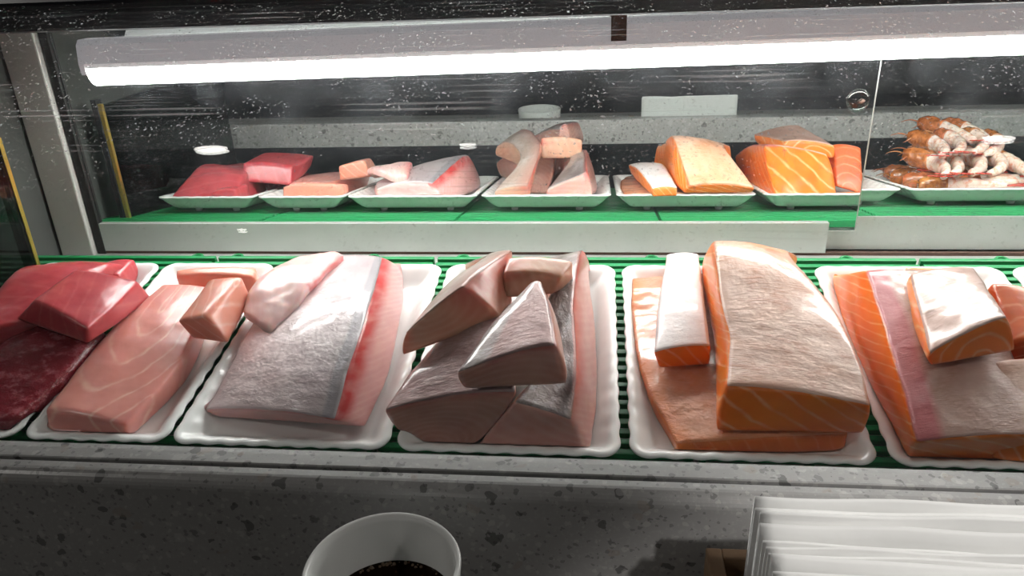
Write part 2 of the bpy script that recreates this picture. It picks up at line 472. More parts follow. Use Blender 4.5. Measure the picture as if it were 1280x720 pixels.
# ------------------------------------------------------------------ stone counter
XL, XR = -1.15, 1.25
ctr = empty('stone_counter', (0.05, -.3, -.02), 'speckled grey terrazzo counter with a raised ledge in front of the glass case', 'counter')
v, f = extrude_profile([(-.1025, -.03), (-.1025, .0725), (-.1040, .0741), (-.1188, .0741), (-.1195, .0733), (-.1195, -.03)], XL, XR)
part('ledge_inner_strip', v, f, STONE, ctr, False)
arc = [(-.1285 - .0085*math.sin(a), .0650 + .0085*math.cos(a)) for a in np.linspace(0, math.pi/2, 7)]
v, f = extrude_profile([(-.1225, -.03), (-.1225, .0728), (-.1232, .0735)] + arc + [(-.137, -.03)], XL, XR)
o = part('ledge_outer_slab', v, f, STONE, ctr, False)
box('dark_liner', XL, XR, -.1024, -.1005, -.064, .030, BLACK, ctr, 0)
box('countertop', XL, XR, -.62, -.137, -.06, -.018, STONE, ctr, .003)
box('front_panel', XL, XR, -.50, -.48, -1.05, -.06, DARKWALL, ctr, 0)
box('base_cabinet', XL, XR, -.1025, .42, -1.05, -.075, DARKWALL, ctr, 0)
box('back_panel', XL, XR, .42, .45, -.075, .016, BLACK, ctr, 0)

# ------------------------------------------------------------------ display case
CX0, CX1 = -.618, 1.02
case = empty('display_case', (.2, .15, -.07), 'chilled glass sushi display case with mirrored sliding doors and black top frame', 'display case')
box('case_floor', CX0, CX1, -.101, .418, -.073, -.066, STEEL, case, 0)
o = deckbox('sloping_pan', CX0+.002, CX1-.002, -.035, .345, -.0475, -.0445, STEEL, case, .0005)
# rear posts, black gasket, end panels
for xa, xb in ((CX0+.004, -.5685), (.97, CX1-.004)):
    box('corner_post', xa, xb, .388, .3985, .012, .306, POST, case, .002)
box('door_gasket', -.5675, -.556, .3955, .4005, .012, .306, RUBBER, case, .001)
for xa, xb in ((CX0-.012, CX0), (CX1, CX1+.012)):
    prof = [(-.101, -.07), (.43, -.07), (.43, .335), (.29, .335), (-.125, .0745), (-.101, .0742)]
    n = len(prof)
    vv = [(xa, y, z) for y, z in prof] + [(xb, y, z) for y, z in prof]
    ff = [(i, (i+1) % n, (i+1) % n+n, i+n) for i in range(n)] + [tuple(range(n))[::-1], tuple(range(n, 2*n))]
    part('end_panel', vv, ff, ENDMAT, case, False)
# smoked glass plate with brass edge inside the left end
eg = box('end_glass', -.5835, -.5795, -.06, .298, -.04, .19, SMOKED, case, 0)
box('brass_edge', -.5845, -.5785, .298, .3035, -.02, .192, BRASS, eg, .0006)
box('edge_channel', -.592, -.5845, .292, .306, -.02, .198, BLACK, eg, .0006)
# sill and door track
box('door_sill', CX0, CX1, .352, .418, .003, .0125, STEEL, case, .001)
box('sill_lip', CX0, CX1, .3525, .357, .0125, .019, STEEL, case, .0006)
box('track_strip', CX0, CX1, .398, .4025, .0125, .0165, BROWN, case, 0)
# top frame
v, f = extrude_profile([(.290, .318), (.293, .3065), (.30, .3045), (.372, .3045), (.372, .330), (.43, .330), (.43, .345), (.297, .345), (.291, .335)], CX0, CX1)
part('top_frame', v, f, BLACK, case, False)
box('ceiling_panel', CX0, CX1, .372, .43, .3055, .330, ALU, case, 0)
# sliding mirror doors
d1 = empty('sliding_door', (-.08, .403, .016), parent=None); d1.parent = case; d1.location = Vector((-.08, .403, .016)) - case.location
box('mirror_pane', -.572, .4062, .4010, .4050, .0432, .3055, MIRROR, d1, .0006)
box('pane_edge', .4063, .4071, .4003, .4055, .0432, .3050, STEEL, d1, .0003)
v, f = extrude_profile([(.3965, .0165), (.4085, .0165), (.4085, .050), (.4056, .050), (.4056, .040), (.4004, .040), (.4004, .0545), (.3965, .0545)], -.566, .3745)
part('bottom_rail', v, f, ALU, d1, False)
v, f = lathe([(.0, -.004), (.009, -.0035), (.0125, -.001), (.0125, .0), (.006, .0005), (.0, .0005)], 28)
vv = [(.388+a, .4005+c, .1985+b) for a, b, c in v]
fp = part('finger_pull', vv, f, CLEAR, d1)
v, f = tube([(.3895, .3985, .1955), (.392, .398, .197), (.394, .3985, .199)], .002, 6); part('screw', v, f, BROWN, d1)
d2 = empty('sliding_door', (.7, .415, .016)); d2.parent = case; d2.location = Vector((.7, .415, .016)) - case.location
box('mirror_pane', .365, .985, .4110, .4150, .0432, .3055, MIRROR, d2, .0006)
v, f = extrude_profile([(.4092, .0165), (.4185, .0165), (.4185, .052), (.4156, .052), (.4156, .042), (.4105, .042), (.4105, .0580), (.4092, .0580)], .3765, .985)
part('bottom_rail', v, f, ALU, d2, False)
# front glass, set into the seam of the ledge and leaning back to the top frame
G0, G1 = np.array([-.1212, .060]), np.array([.2885, .332])
gc = np.linalg.norm(G1-G0); GS = .035; GR = (gc*gc/4+GS*GS)/(2*GS); gd = (G1-G0)/gc; gn = np.array([-gd[1], gd[0]]); gctr = (G0+G1)/2 - gn*(GR-GS)
ga0, ga1 = (math.atan2(*(g-gctr)[::-1]) for g in (G0, G1))
ang = np.linspace(ga0, ga1, 33)
outer = [tuple(gctr + GR*np.array([math.cos(a), math.sin(a)])) for a in ang]
inner = [tuple(gctr + (GR-.004)*np.array([math.cos(a), math.sin(a)])) for a in ang][::-1]
gv = []; gf = []
for x in (CX0, CX1):
    gv += [(x, y, z) for y, z in outer] + [(x, y, z) for y, z in inner]
gn_ = len(outer)*2
for k in range(gn_): gf.append((k, (k+1) % gn_, (k+1) % gn_+gn_, k+gn_))
v, f = gv, gf
part('front_glass', v, f, FGLASS, case, True)
_o = case.children[-1]; _o.data.set_sharp_from_angle(angle=math.radians(40))

# ------------------------------------------------------------------ lamp in the case
lamp = empty('strip_light', (.2, .352, .24), 'long glowing white strip light with grey housing under the black top frame', 'light')
LX0, LX1 = -.476, .985


def lz(x): return .0015 + .0105*(x-LX0)/.99 - .003   # it hangs a touch crooked


def lamp_strip(name, prof, mat, x0=LX0, x1=LX1):
    v, f = extrude_profile(prof, x0, x1)
    v = [(x, y, z+lz(x)) for x, y, z in v]
    return part(name, v, f, mat, lamp, False)


lens = [(.352+.0175*math.sin(a)*1.0, .2632-.0215*max(0, math.cos(a))**.8) for a in np.linspace(-math.pi/2, math.pi/2, 13)]
lamp_strip('diffuser', lens, LENS)
lamp_strip('housing', [(.3345, .2630), (.3325, .268), (.3365, .288), (.342, .2935), (.362, .2935), (.3675, .288), (.3715, .268), (.3695, .2630)], HOUSING)
for xa, xb in ((LX0-.006, LX0), (LX1, LX1+.006)):
    lamp_strip('end_cap', [(.334, .256), (.333, .268), (.3365, .288), (.342, .2935), (.362, .2935), (.3675, .288), (.371, .268), (.370, .256)], HOUSING, xa, xb)
for xc in (.1195, .80):
    lamp_strip('mounting_clip', [(.3318, .272), (.3355, .290), (.3355, .3045), (.3685, .3045), (.3685, .290), (.3722, .272), (.3728, .272), (.3695, .3046), (.3345, .3046), (.3310, .272)], BROWN, xc-.008, xc+.008)
# ------------------------------------------------------------------ green mats
MW = .27
loops = [-.394, -.342, -.06, .1625, .3805, .5466, -.17]
slat_me = None
mats = [(-.614, -.368), (-.364, -.094), (-.090, .180), (.184, .454), (.458, .728), (.732, 1.0)]
mat_lbl = ['bright green slatted plastic mat under the red tuna tray by the steel post',
           'bright green slatted plastic mat under the pale pink tuna and yellowtail trays',
           'bright green slatted plastic mat under the tray of piled amberjack',
           'bright green slatted plastic mat under the tray with the large salmon block',
           'bright green slatted plastic mat under the shrimp tray and the salmon beside it',
           'bright green slatted plastic mat past the shrimp tray towards the case end']
for (xa, xb), lb in zip(mats, mat_lbl):
    org = tl((xa+xb)/2, .15, -.0445)
    m = empty('green_mat', org, lb, 'mat', 'green mats on the sloping deck')
    deckbox('back_bar', xa, xb, .331, .337, -.036, -.0262, GREEN, m, .0012)
    deckbox('front_bar', xa, xb, -.033, -.027, -.036, -.0262, GREEN, m, .0012)
    for k in range(4):
        u = xa + .004 + (xb-xa-.008)*k/3
        deckbox('cross_bar', u-.002, u+.002, -.027, .331, -.0444, -.0325, GREEN, m, 0)
    nsl = 29
    me = None
    for k in range(nsl):
        vv = -.021 + k*.0121
        if me is None:
            so = deckbox('slat', xa, xb, vv, vv+.0066, -.0325, -.0264, GREEN, m, .0008); me = so.data
        else:
            so = link('slat', me, m, tuple(tl(0, k*.0121, 0))); bevel(so, .0008)
    for u in loops:
        if xa < u < xb:
            pts = [tl(u+.007*math.cos(a), .3365+.007*math.sin(a), -.029) for a in np.linspace(-.2, math.pi+.2, 12)]
            v, f = tube(pts, .0017, 8); part('loop_tab', v, f, GREEN, m)

# ------------------------------------------------------------------ white trays
def rrect(x0, x1, y0, y1, r, n=7, per=14, scal=0.0, wl=.023):
    """Rounded rectangle with optional scalloped edge: list of (x, y)."""
    pts = []
    cs = [(x1-r, y1-r, 0), (x0+r, y1-r, 90), (x0+r, y0+r, 180), (x1-r, y0+r, 270)]
    for i, (cx, cy, a0) in enumerate(cs):
        for k in range(n+1):
            a = math.radians(a0 + 90*k/n); pts.append((cx+r*math.cos(a), cy+r*math.sin(a), math.cos(a), math.sin(a), 0))
        nx = cs[(i+1) % 4]; a = math.radians(a0+90)
        ex, ey = cx+r*math.cos(a), cy+r*math.sin(a); fx, fy = nx[0]+r*math.cos(a), nx[1]+r*math.sin(a)
        ln = math.hypot(fx-ex, fy-ey); m = 72 if i % 2 == 0 else 108; nw = max(2, round((ln+.02)/wl))
        for k in range(1, m):
            s = k/m; pts.append((ex+(fx-ex)*s, ey+(fy-ey)*s, math.cos(a), math.sin(a), (1-math.cos(2*math.pi*nw*s))*.5))
    return pts


def make_tray(u0, u1, label, v0=0.0, v1=.28):
    org = tl((u0+u1)/2, (v0+v1)/2, -.0262)
    t = empty('serving_tray', org, label, 'tray', 'white trays in the display case')
    R = .016
    ring_def = [  # inset, height, scallop share  (inner floor centre ... rim ... underside)
        (.034, -.0157, 0), (.027, -.0155, 0), (.0225, -.0140, 0), (.0185, -.0105, .1), (.0115, -.0035, .5), (.0075, -.0006, .9), (.0045, .0004, 1), (.0012, .0002, 1),
        (.0, -.0010, 1), (.0006, -.0024, 1), (.0035, -.0035, .8), (.0105, -.0100, .3), (.0175, -.0165, .1), (.0225, -.0196, 0), (.030, -.0204, 0)]
    v, f, n = [], [], None
    for ins, h, sc in ring_def:
        base = rrect(u0+ins, u1-ins, v0+ins, v1-ins, max(R-ins, .004))
        ring = []
        for x, y, nx, ny, s in base:
            off = -.0012*s*sc
            # shrink towards the inside along the outline normal
            ring.append(tl(x+nx*off, y+ny*off, h + .0003*s*sc))
        n = len(ring); v += ring
    for i in range(len(ring_def)-1):
        for k in range(n): f.append((i*n+k, (i+1)*n+k, (i+1)*n+(k+1) % n, i*n+(k+1) % n))
    f.append(tuple(range(n))); f.append(tuple(range((len(ring_def)-1)*n, len(ring_def)*n))[::-1])
    part('tray_body', v, f, TRAYM, t)
    for x in (u0+.045, u1-.045):
        for y in (v0+.05, v1-.042):
            vv, ff = lathe([(.0, 0), (.006, 0), (.0048, -.0062), (.0, -.0062)], 14)
            part('foot', [tl(x+a, y+b, -.0198+c) for a, b, c in vv], ff, TRAYM, t)
    return t


TR = {1: (-.5506, -.4008), 2: (-.3962, -.2636), 3: (-.2608, -.0706), 4: (-.0653, .1190), 5: (.1254, .3159), 6: (.3249, .5120), 7: (.5200, .7150)}
TLBL = {1: 'white scalloped tray holding deep red tuna beside the steel post', 2: 'narrow white scalloped tray holding pale pink tuna',
        3: 'white scalloped tray holding a silver skinned yellowtail loin', 4: 'white scalloped tray under the pile of grey brown amberjack pieces',
        5: 'white scalloped tray under the large salmon block and white belly strip', 6: 'white scalloped tray holding salmon pieces with pink skinned edges next to the shrimp',
        7: 'white scalloped tray heaped with raw shrimp'}
for k, (a, b) in TR.items(): make_tray(a, b, TLBL[k])

# ------------------------------------------------------------------ fish pieces
def catmull(S, t):
    K = len(S)
    if K == 1: return S[0]
    x = t*(K-1); i = min(int(x), K-2); s = x-i
    p1, p2 = S[i], S[i+1]
    p0 = S[i-1] if i > 0 else 2*p1-p2
    p3 = S[i+2] if i+2 < K else 2*p2-p1
    return .5*((2*p1) + (-p0+p2)*s + (2*p0-5*p1+4*p2-p3)*s*s + (-p0+3*p1-3*p2+p3)*s**3)


def fillet(name, label, cat, stations, flesh, skin=None, crown=.003, side=.0, smooth=3, rough=.0008, seed=1, cell=.0033, group=None,
           stripe=None, edge=None, sides_crown=.0, skin_a=(0, 1), endbulge=.0, bend=None, skin_drop=.0):
    """Stations run from the customer's side to the back; each is [top left, top right, bottom right, bottom left] in deck coordinates."""
    S = [np.array(s, float) for s in stations]
    W = np.mean([np.linalg.norm(s[1]-s[0]) for s in S] + [np.linalg.norm(s[2]-s[3]) for s in S])
    H = np.mean([np.linalg.norm(s[0]-s[3]) for s in S] + [np.linalg.norm(s[1]-s[2]) for s in S])
    mid = [s.mean(0) for s in S]; L = sum(np.linalg.norm(b-a) for a, b in zip(mid, mid[1:]))
    na, nb, nc = (max(6, min(60, int(x/cell))) for x in (W, L, H))
    nc = max(5, nc)
    idx = {}; pts = []; abc = []
    sec = [catmull(S, j/nb) for j in range(nb+1)]
    for j in range(nb+1):
        q = sec[j]; b = j/nb
        for i in range(na+1):
            a = i/na
            for k in range(nc+1):
                if 0 < i < na and 0 < j < nb and 0 < k < nc: continue
                c = k/nc
                p = (q[3]*(1-a)+q[2]*a)*(1-c) + (q[0]*(1-a)+q[1]*a)*c
                p = p.copy()
                p[2] += crown*4*a*(1-a)*c + (bend(a, b, c) if bend else 0)
                p[0] += side*4*c*(1-c)*(2*a-1)
                p[1] += endbulge*4*a*(1-a)*4*c*(1-c)*(2*b-1)
                idx[(i, j, k)] = len(pts); pts.append(p); abc.append((a, b, c))
    F = []; top = []
    for j in range(nb):
        for i in range(na):
            F.append((idx[i, j, 0], idx[i, j+1, 0], idx[i+1, j+1, 0], idx[i+1, j, 0]))
            top.append(len(F)); F.append((idx[i, j, nc], idx[i+1, j, nc], idx[i+1, j+1, nc], idx[i, j+1, nc]))
    for i in range(na):
        for k in range(nc):
            F.append((idx[i, 0, k], idx[i+1, 0, k], idx[i+1, 0, k+1], idx[i, 0, k+1]))
            F.append((idx[i, nb, k], idx[i, nb, k+1], idx[i+1, nb, k+1], idx[i+1, nb, k]))
    for j in range(nb):
        for k in range(nc):
            F.append((idx[0, j, k], idx[0, j, k+1], idx[0, j+1, k+1], idx[0, j+1, k]))
            F.append((idx[na, j, k], idx[na, j+1, k], idx[na, j+1, k+1], idx[na, j, k+1]))
    V = np.array(pts); A = np.array(abc); Fa = np.array(F)
    e = np.concatenate([Fa[:, [0, 1]], Fa[:, [1, 2]], Fa[:, [2, 3]], Fa[:, [3, 0]]]); e = np.unique(np.sort(e, 1), axis=0)
    deg = np.bincount(e.ravel(), minlength=len(V)).astype(float)
    for _ in range(smooth):
        s = np.zeros_like(V); np.add.at(s, e[:, 0], V[e[:, 1]]); np.add.at(s, e[:, 1], V[e[:, 0]])
        V = V*.35 + .65*s/deg[:, None]
    if rough:
        for n_ in range(len(V)):
            p = Vector(V[n_])*42 + Vector((seed*7.3, seed*3.1, seed))
            dz = noise.noise(p)*.75 + noise.noise(p*2.7)*.35
            V[n_, 2] += rough*dz*(1.2 if A[n_, 2] > .05 else .0)
            V[n_, 0] += rough*noise.noise(p+Vector((9, 2, 5)))
    # rest on the tray: nothing sinks through its floor, sloping walls or rim
    cu = V[:, 0].mean(); tb = min(TR.values(), key=lambda ab: abs((ab[0]+ab[1])/2-cu))
    ins = np.minimum(np.minimum(V[:, 0]-tb[0], tb[1]-V[:, 0]), np.minimum(V[:, 1], .28-V[:, 1]))
    wall = np.interp(ins, [-.004, 0, .0045, .0075, .0115, .0185, .0225, .027], [-.02, .0012, .0012, .0006, -.0022, -.0092, -.0128, -.0150])
    V[:, 2] = np.maximum(V[:, 2], wall)
    Wd = np.array([tl(*p) for p in V])
    lo = Wd[:, 2].min(); org = np.array([Wd[:, 0].mean(), Wd[:, 1].mean(), lo])
    root = empty(name, org, label, cat, group)
    loc = np.c_[A[:, 0]*W, A[:, 1]*L, A[:, 2]*H] + seed*.37
    st = np.array([stripe(a*W, b*L, c*H, W, L, H) if stripe else b*L for a, b, c in A])
    ed = np.array([edge(a, b, c) if edge else 0.0 for a, b, c in A])

    def put(nm, ver, fac, mat, sel=None):
        me = mesh_data(nm, ver - org, fac, mat)
        for an, ty, dat, key in (('loc', 'FLOAT_VECTOR', loc, 'vector'), ('stripe', 'FLOAT', st, 'value'), ('edge', 'FLOAT', ed, 'value')):
            at = me.attributes.new(an, ty, 'POINT'); dd = dat if sel is None else dat[sel]
            at.data.foreach_set(key, np.ascontiguousarray(dd, dtype=np.float32).ravel())
        return link(nm, me, root)
    body = put('flesh', Wd, F, flesh)
    if skin:
        # skin lies on the top face as a thin sheet of its own
        tf = Fa[[n_-0 for n_ in top]]
        tf = np.array([F[n_] for n_ in top])
        cen = A[tf].mean(1); tf = tf[(cen[:, 0] >= skin_a[0]) & (cen[:, 0] <= skin_a[1])]
        sel = np.unique(tf); remap = -np.ones(len(V), int); remap[sel] = np.arange(len(sel))
        nv = np.array([0, -ST, CT])
        nrm = np.zeros_like(Wd)
        for q_ in tf:
            nn = np.cross(Wd[q_[2]]-Wd[q_[0]], Wd[q_[3]]-Wd[q_[1]])
            for z in q_: nrm[z] += nn
        nrm /= np.maximum(np.linalg.norm(nrm, axis=1), 1e-12)[:, None]
        so = put('skin', (Wd + nrm*.0005)[sel], remap[tf], skin, sel)
        md = so.modifiers.new('thickness', 'SOLIDIFY'); md.thickness = .0016; md.offset = -1
    return root


def arcs(a0, c0, kb=.5, ka=1.0):               # nested arcs on the cut end, slanting lines on the long sides
    return lambda x, y, z, W, L, H: ka*math.hypot(x-a0*W, (z-c0*H)*1.2) + kb*y


def slant(kx, ky, kz): return lambda x, y, z, W, L, H: kx*x + ky*y + kz*z


FW = FLOOR_W
ST5 = 'fish pieces on the trays'
# ---- tray of red tuna
b = P(-90, 525, .012), P(20, 526, .006); m_ = P(-30, 450, .022), P(86, 462, .014); k_ = P(36, 404, .022), P(132, 408, .014)
fillet('tuna_slab', 'dark red tuna slab with glossy membrane, under the pinker tuna block', 'fish', [
    [b[0], b[1], D(b[1], FW, -.004, .004), D(b[0], FW)], [m_[0], m_[1], D(m_[1], FW), D(m_[0], FW)], [k_[0], k_[1], D(k_[1], FW), D(k_[0], FW)]],
    TUNA_DK, crown=.004, smooth=8, rough=.0022, seed=2)
b = P(-70, 430, .032), P(40, 402, .030); k_ = P(22, 336, .038), P(138, 330, .026)
fillet('tuna_slab', 'long rosy red tuna slab lying against the left wall of its tray', 'fish', [
    [b[0], b[1], D(b[1], FW, .012), D(b[0], FW)], [(b[0]+k_[0])/2, (b[1]+k_[1])/2, D((b[1]+k_[1])/2, FW, .01), D((b[0]+k_[0])/2, FW)],
    [k_[0], k_[1], D(k_[1], FW, .002), D(k_[0], FW)], [(-.533, .270, -.003), (-.428, .270, -.003), (-.43, .268, FW+.003), (-.528, .268, FW+.003)]],
    TUNA, crown=.004, smooth=6, rough=.0014, seed=3, stripe=slant(.3, .9, .5))
b = P(42, 374, .054), P(109, 411, .046), P(109, 431, .026), P(18, 400, .034); k_ = P(93, 336, .043), P(172, 350, .037)
fillet('tuna_block', 'pinkish red tuna block resting on top of the darker tuna slabs', 'fish', [
    b, [(b[0]+k_[0])/2, (b[1]+k_[1])/2+np.array([.002, 0, 0]), D((b[1]+k_[1])/2, .018), D((b[0]+k_[0])/2, .026, -.006)],
    [k_[0], k_[1], D(k_[1], .006, 0, .012), D(k_[0], .014, 0, .012)]], TUNA, crown=.002, smooth=3, rough=.0007, seed=4, stripe=slant(1, .35, .6))
fillet('tuna_piece', 'small red tuna offcut leaning on the back wall of the tuna tray', 'fish', [
    [(-.470, .232, .010), (-.425, .232, .014), (-.423, .232, FW), (-.474, .232, FW)],
    [(-.466, .272, .006), (-.428, .272, .010), (-.426, .270, -.010), (-.468, .270, -.010)]], TUNA, smooth=3, seed=5)
# ---- tray of pale tuna
b = P(54, 512, .010), P(158, 533, .006), P(164, 549, FW), P(60, 547, FW); m_ = P(133, 415, .014), P(230, 444, .012); k_ = P(203, 354, .012), P(262, 358, .011)
fillet('pale_tuna_slab', 'long pale pink tuna slab with fine white sinew lines', 'fish', [
    b, [m_[0], m_[1], D(m_[1], FW, -.002), D(m_[0], FW, .002)], [k_[0], k_[1], D(k_[1], FW), D(k_[0], FW)]],
    TORO, crown=.003, smooth=4, rough=.0008, seed=6, stripe=lambda x, y, z, W, L, H: math.hypot((x-.45*W)*1.0, max(0, .75*L-y)*.42)*1.0 + max(0, x-.45*W)*.5 + .3*z)
b = P(221, 402, .036), P(258, 395, .043), P(286, 431, .013), P(240, 424, .013); k_ = P(262, 348, .036), P(303, 345, .044)
fillet('pale_tuna_block', 'small salmon pink tuna block lying across the pale tuna slab', 'fish', [
    b, [k_[0], k_[1], P(316, 374, .018), D(k_[0], .014)]], TORO2, crown=.001, smooth=3, rough=.0007, seed=7, stripe=slant(1, .4, .7))
b = P(219, 345, .010), P(318, 347, .012); k_ = P(219, 337, .012), P(321, 334, .014)
fillet('pale_tuna_strip', 'thin salmon pink tuna strip along the back wall of the narrow tray', 'fish', [
    [b[0], b[1], D(b[1], -.013), D(b[0], -.013)], [k_[0], k_[1], D(k_[1], -.006, 0, .002), D(k_[0], -.006, 0, .002)]], TORO2, smooth=2, seed=8)
# ---- yellowtail loin
r0 = P(256, 513, -.004), P(418, 526, .018), P(458, 534, -.013), P(262, 521, -.014)
r1 = P(283, 465, .004), P(435, 462, .036), P(487, 470, -.012); r2 = P(318, 400, .010), P(455, 402, .045), P(500, 408, -.011); r25 = P(352, 360, .010), P(468, 358, .038), P(506, 372, -.010); r3 = P(392, 327, .008), P(478, 321, .016), P(504, 337, -.008)
fillet('yellowtail_loin', 'large yellowtail loin with shiny silver pink skin and red edge', 'fish', [
    r0, [r1[0], r1[1], r1[2], D(r1[0], FW, .004)], [r2[0], r2[1], r2[2], D(r2[0], FW, .004)], [r25[0], r25[1], r25[2], D(r25[0], FW, .004)], [r3[0], r3[1], r3[2], D(r3[0], FW, .004)]],
    HAMA, SK_HAMA, crown=.006, side=.003, smooth=3, rough=.0008, seed=9, stripe=slant(.2, .8, .6),
    edge=lambda a, b, c: max(0, min(1, (c-.62)*5))*(1 if a > .9 else 0) + (max(0, (a-.45)*1.2) if c > .99 and a <= .9 else 0))
f0 = P(302, 388, .022), P(338, 414, .026); f1 = P(318, 352, .032), P(372, 376, .036); f2 = P(362, 324, .034), P(398, 345, .038); f3 = P(414, 314, .026), P(430, 319, .026)
fillet('yellowtail_belly_flap', 'pale pink yellowtail belly flap draped over the silver loin', 'fish', [
    [a, c, D(c, c[2]-.009), D(a, a[2]-.010)] for a, c in (f0, f1, f2, f3)], FLAP, crown=.003, smooth=4, rough=.0022, seed=10, stripe=slant(.8, .5, .2),
    edge=lambda a, b, c: (max(0, (a-.72)*3) if b > .5 else 0))
# ---- amberjack pile
a0 = P(478, 514, .024), P(648, 489, .050), P(588, 561, FW), P(518, 556, FW); a1 = P(515, 462, .036), P(645, 445, .054); a2 = P(572, 400, .036), P(655, 378, .046)
fillet('amberjack_piece', 'broad amberjack piece with silver skin lying at the bottom of the pile', 'fish', [
    a0, [a1[0], a1[1], D(a1[1], FW, -.014), D(a1[0], FW, .014)], [a2[0], a2[1], D(a2[1], FW, -.01), D(a2[0], FW, .014)]],
    KAMP, SK_KAMP, crown=.006, side=.004, smooth=3, rough=.0009, seed=11, stripe=arcs(.4, 0, .2), edge=lambda a, b, c: max(0, (c-.84)*3))
b0 = P(643, 502, .040), P(714, 526, .024), P(738, 569, FW), P(592, 562, FW); b1 = P(684, 445, .040), P(720, 457, .046), P(747, 498, -.013)
b2 = P(684, 385, .044), P(717, 375, .052), P(745, 415, -.010); b3 = P(694, 338, .040), P(724, 323, .050), P(736, 346, -.004)
fillet('amberjack_loin', 'long amberjack loin with red bloodline ridge along the pile', 'fish', [
    b0, [b1[0], b1[1], b1[2], D(b1[0], FW, -.02)], [b2[0], b2[1], b2[2], D(b2[0], FW, -.02)], [b3[0], b3[1], b3[2], D(b3[0], FW, -.02)],
    [(.028, .274, .006), (.085, .262, .030), (.092, .272, -.008), (.03, .272, -.010)]],
    KAMP_L, SK_KAMP, crown=.001, side=.002, smooth=3, rough=.0008, seed=12, stripe=slant(.3, .8, .5), edge=lambda a, b, c: (max(0, min(1, (c-.55)*2.2)) if a > .9 else 0)*min(1, b*4))
c0 = P(569, 468, .068), P(694, 430, .092), P(711, 482, .056), P(580, 487, .050); c1 = P(618, 402, .080), P(688, 386, .093), P(700, 420, .064); c2 = P(661, 358, .084), P(676, 352, .090)
fillet('amberjack_piece', 'wedge of amberjack with bright silver skin on top of the pile', 'fish', [
    c0, [c1[0], c1[1], c1[2], D(c1[0], .050)], [c2[0], c2[1], D(c2[1], .060, .004), D(c2[0], .056)]],
    KAMP, SK_KAMP, crown=.004, side=.002, smooth=2, rough=.0007, seed=13, stripe=arcs(.5, -.3, .3), edge=lambda a, b, c: max(0, (c-.72)*2)*(a > .3))
d0 = P(506, 418, .055), P(580, 356, .086), P(628, 400, .046), P(501, 446, .040); d1_ = P(556, 358, .066), P(612, 330, .080), P(641, 378, .044); d2_ = P(606, 322, .046), P(640, 314, .060), P(632, 352, .044)
fillet('amberjack_piece', 'amberjack chunk with brownish skin propped between the wedge and the yellowtail', 'fish', [
    d0, [d1_[0], d1_[1], d1_[2], D(d1_[0], .030, .012)], [d2_[0], d2_[1], d2_[2], D(d2_[0], .006, .012)],
    [(-.046, .272, .004), (.002, .274, .012), (.004, .270, -.006), (-.040, .268, -.010)]],
    KAMP_P, SK_KAMP2, crown=.003, side=.002, smooth=2, rough=.0007, seed=14, stripe=arcs(.5, 1.0, .3), edge=lambda a, b, c: max(0, (a-.45)*1.4)*max(0, min(1, c*1.2)))
e0 = P(628, 341, .072), P(702, 346, .070), P(690, 368, .052), P(631, 374, .052); e1 = P(634, 320, .074), P(718, 326, .070)
fillet('amberjack_block', 'small pale amberjack block wedged at the back of the pile', 'fish', [
    e0, [e1[0], e1[1], D(e1[1], .042), D(e1[0], .042)]], KAMP_P, crown=.003, smooth=2, rough=.0008, seed=15, stripe=slant(.6, .6, .3), edge=lambda a, b, c: max(0, (.5-a)*1.2)*(c > .6))
# ---- salmon with the large block
s0 = P(846, 556, .003), P(1062, 543, .005); s1 = P(803, 470, .003), P(1035, 455, .005); s2 = P(789, 395, .001), P(1000, 385, .004); s3 = P(790, 347, -.003), P(970, 338, .0)
fillet('salmon_fillet', 'wet flat salmon fillet lying under the large salmon block', 'fish', [
    [s[0], s[1], D(s[1], FW), D(s[0], FW, .003)] for s in (s0, s1, s2, s3)], SALM_D, SK_WET, crown=.002, smooth=3, rough=.0012, seed=16, stripe=slant(.9, .5, .5),
    edge=lambda a, b, c: max(0, (.12-a)*8) + max(0, (.06-b)*12))
b0 = P(816, 440, .026), P(889, 432, .027), P(887, 457, .010), P(824, 461, .010); b1 = P(824, 370, .026), P(880, 368, .030)
fillet('salmon_belly_strip', 'narrow salmon belly strip with bright white skin beside the large block', 'fish', [
    b0, [b1[0], b1[1], D(b1[1], .008), D(b1[0], .008)], [(.174, .286, .009), (.208, .286, .010), (.207, .289, -.001), (.175, .289, -.002)]],
    SALM, SK_BELLY, crown=.003, smooth=2, rough=.0006, seed=17, stripe=slant(1, .5, .8))
c0 = P(908, 482, .051), P(1088, 508, .047), P(1079, 542, .008), P(895, 541, .008); c1 = P(912, 422, .058), P(1075, 452, .052), P(893, 440, .008)
c2 = P(902, 379, .065), P(1041, 383, .055), P(885, 386, .009); c3 = P(892, 304, .071), P(988, 320, .058), P(877, 338, .010)
fillet('salmon_block', 'large thick salmon block with pale skinned top and orange sides', 'fish', [
    c0, [c1[0], c1[1], D(c1[1], .006), c1[2]], [c2[0], c2[1], D(c2[1], .006), c2[2]], [c3[0], c3[1], D(c3[1], .004), c3[2]],
    [(.224, .283, .012), (.310, .285, .009), (.308, .280, .002), (.218, .278, .002)]],
    SALM, SK_SALM, crown=.004, side=.002, smooth=2, rough=.0007, seed=18, stripe=slant(.55, .75, .62),
    edge=lambda a, b, c: max(0, (b-.5)*1.8)*.6*(c > .9))
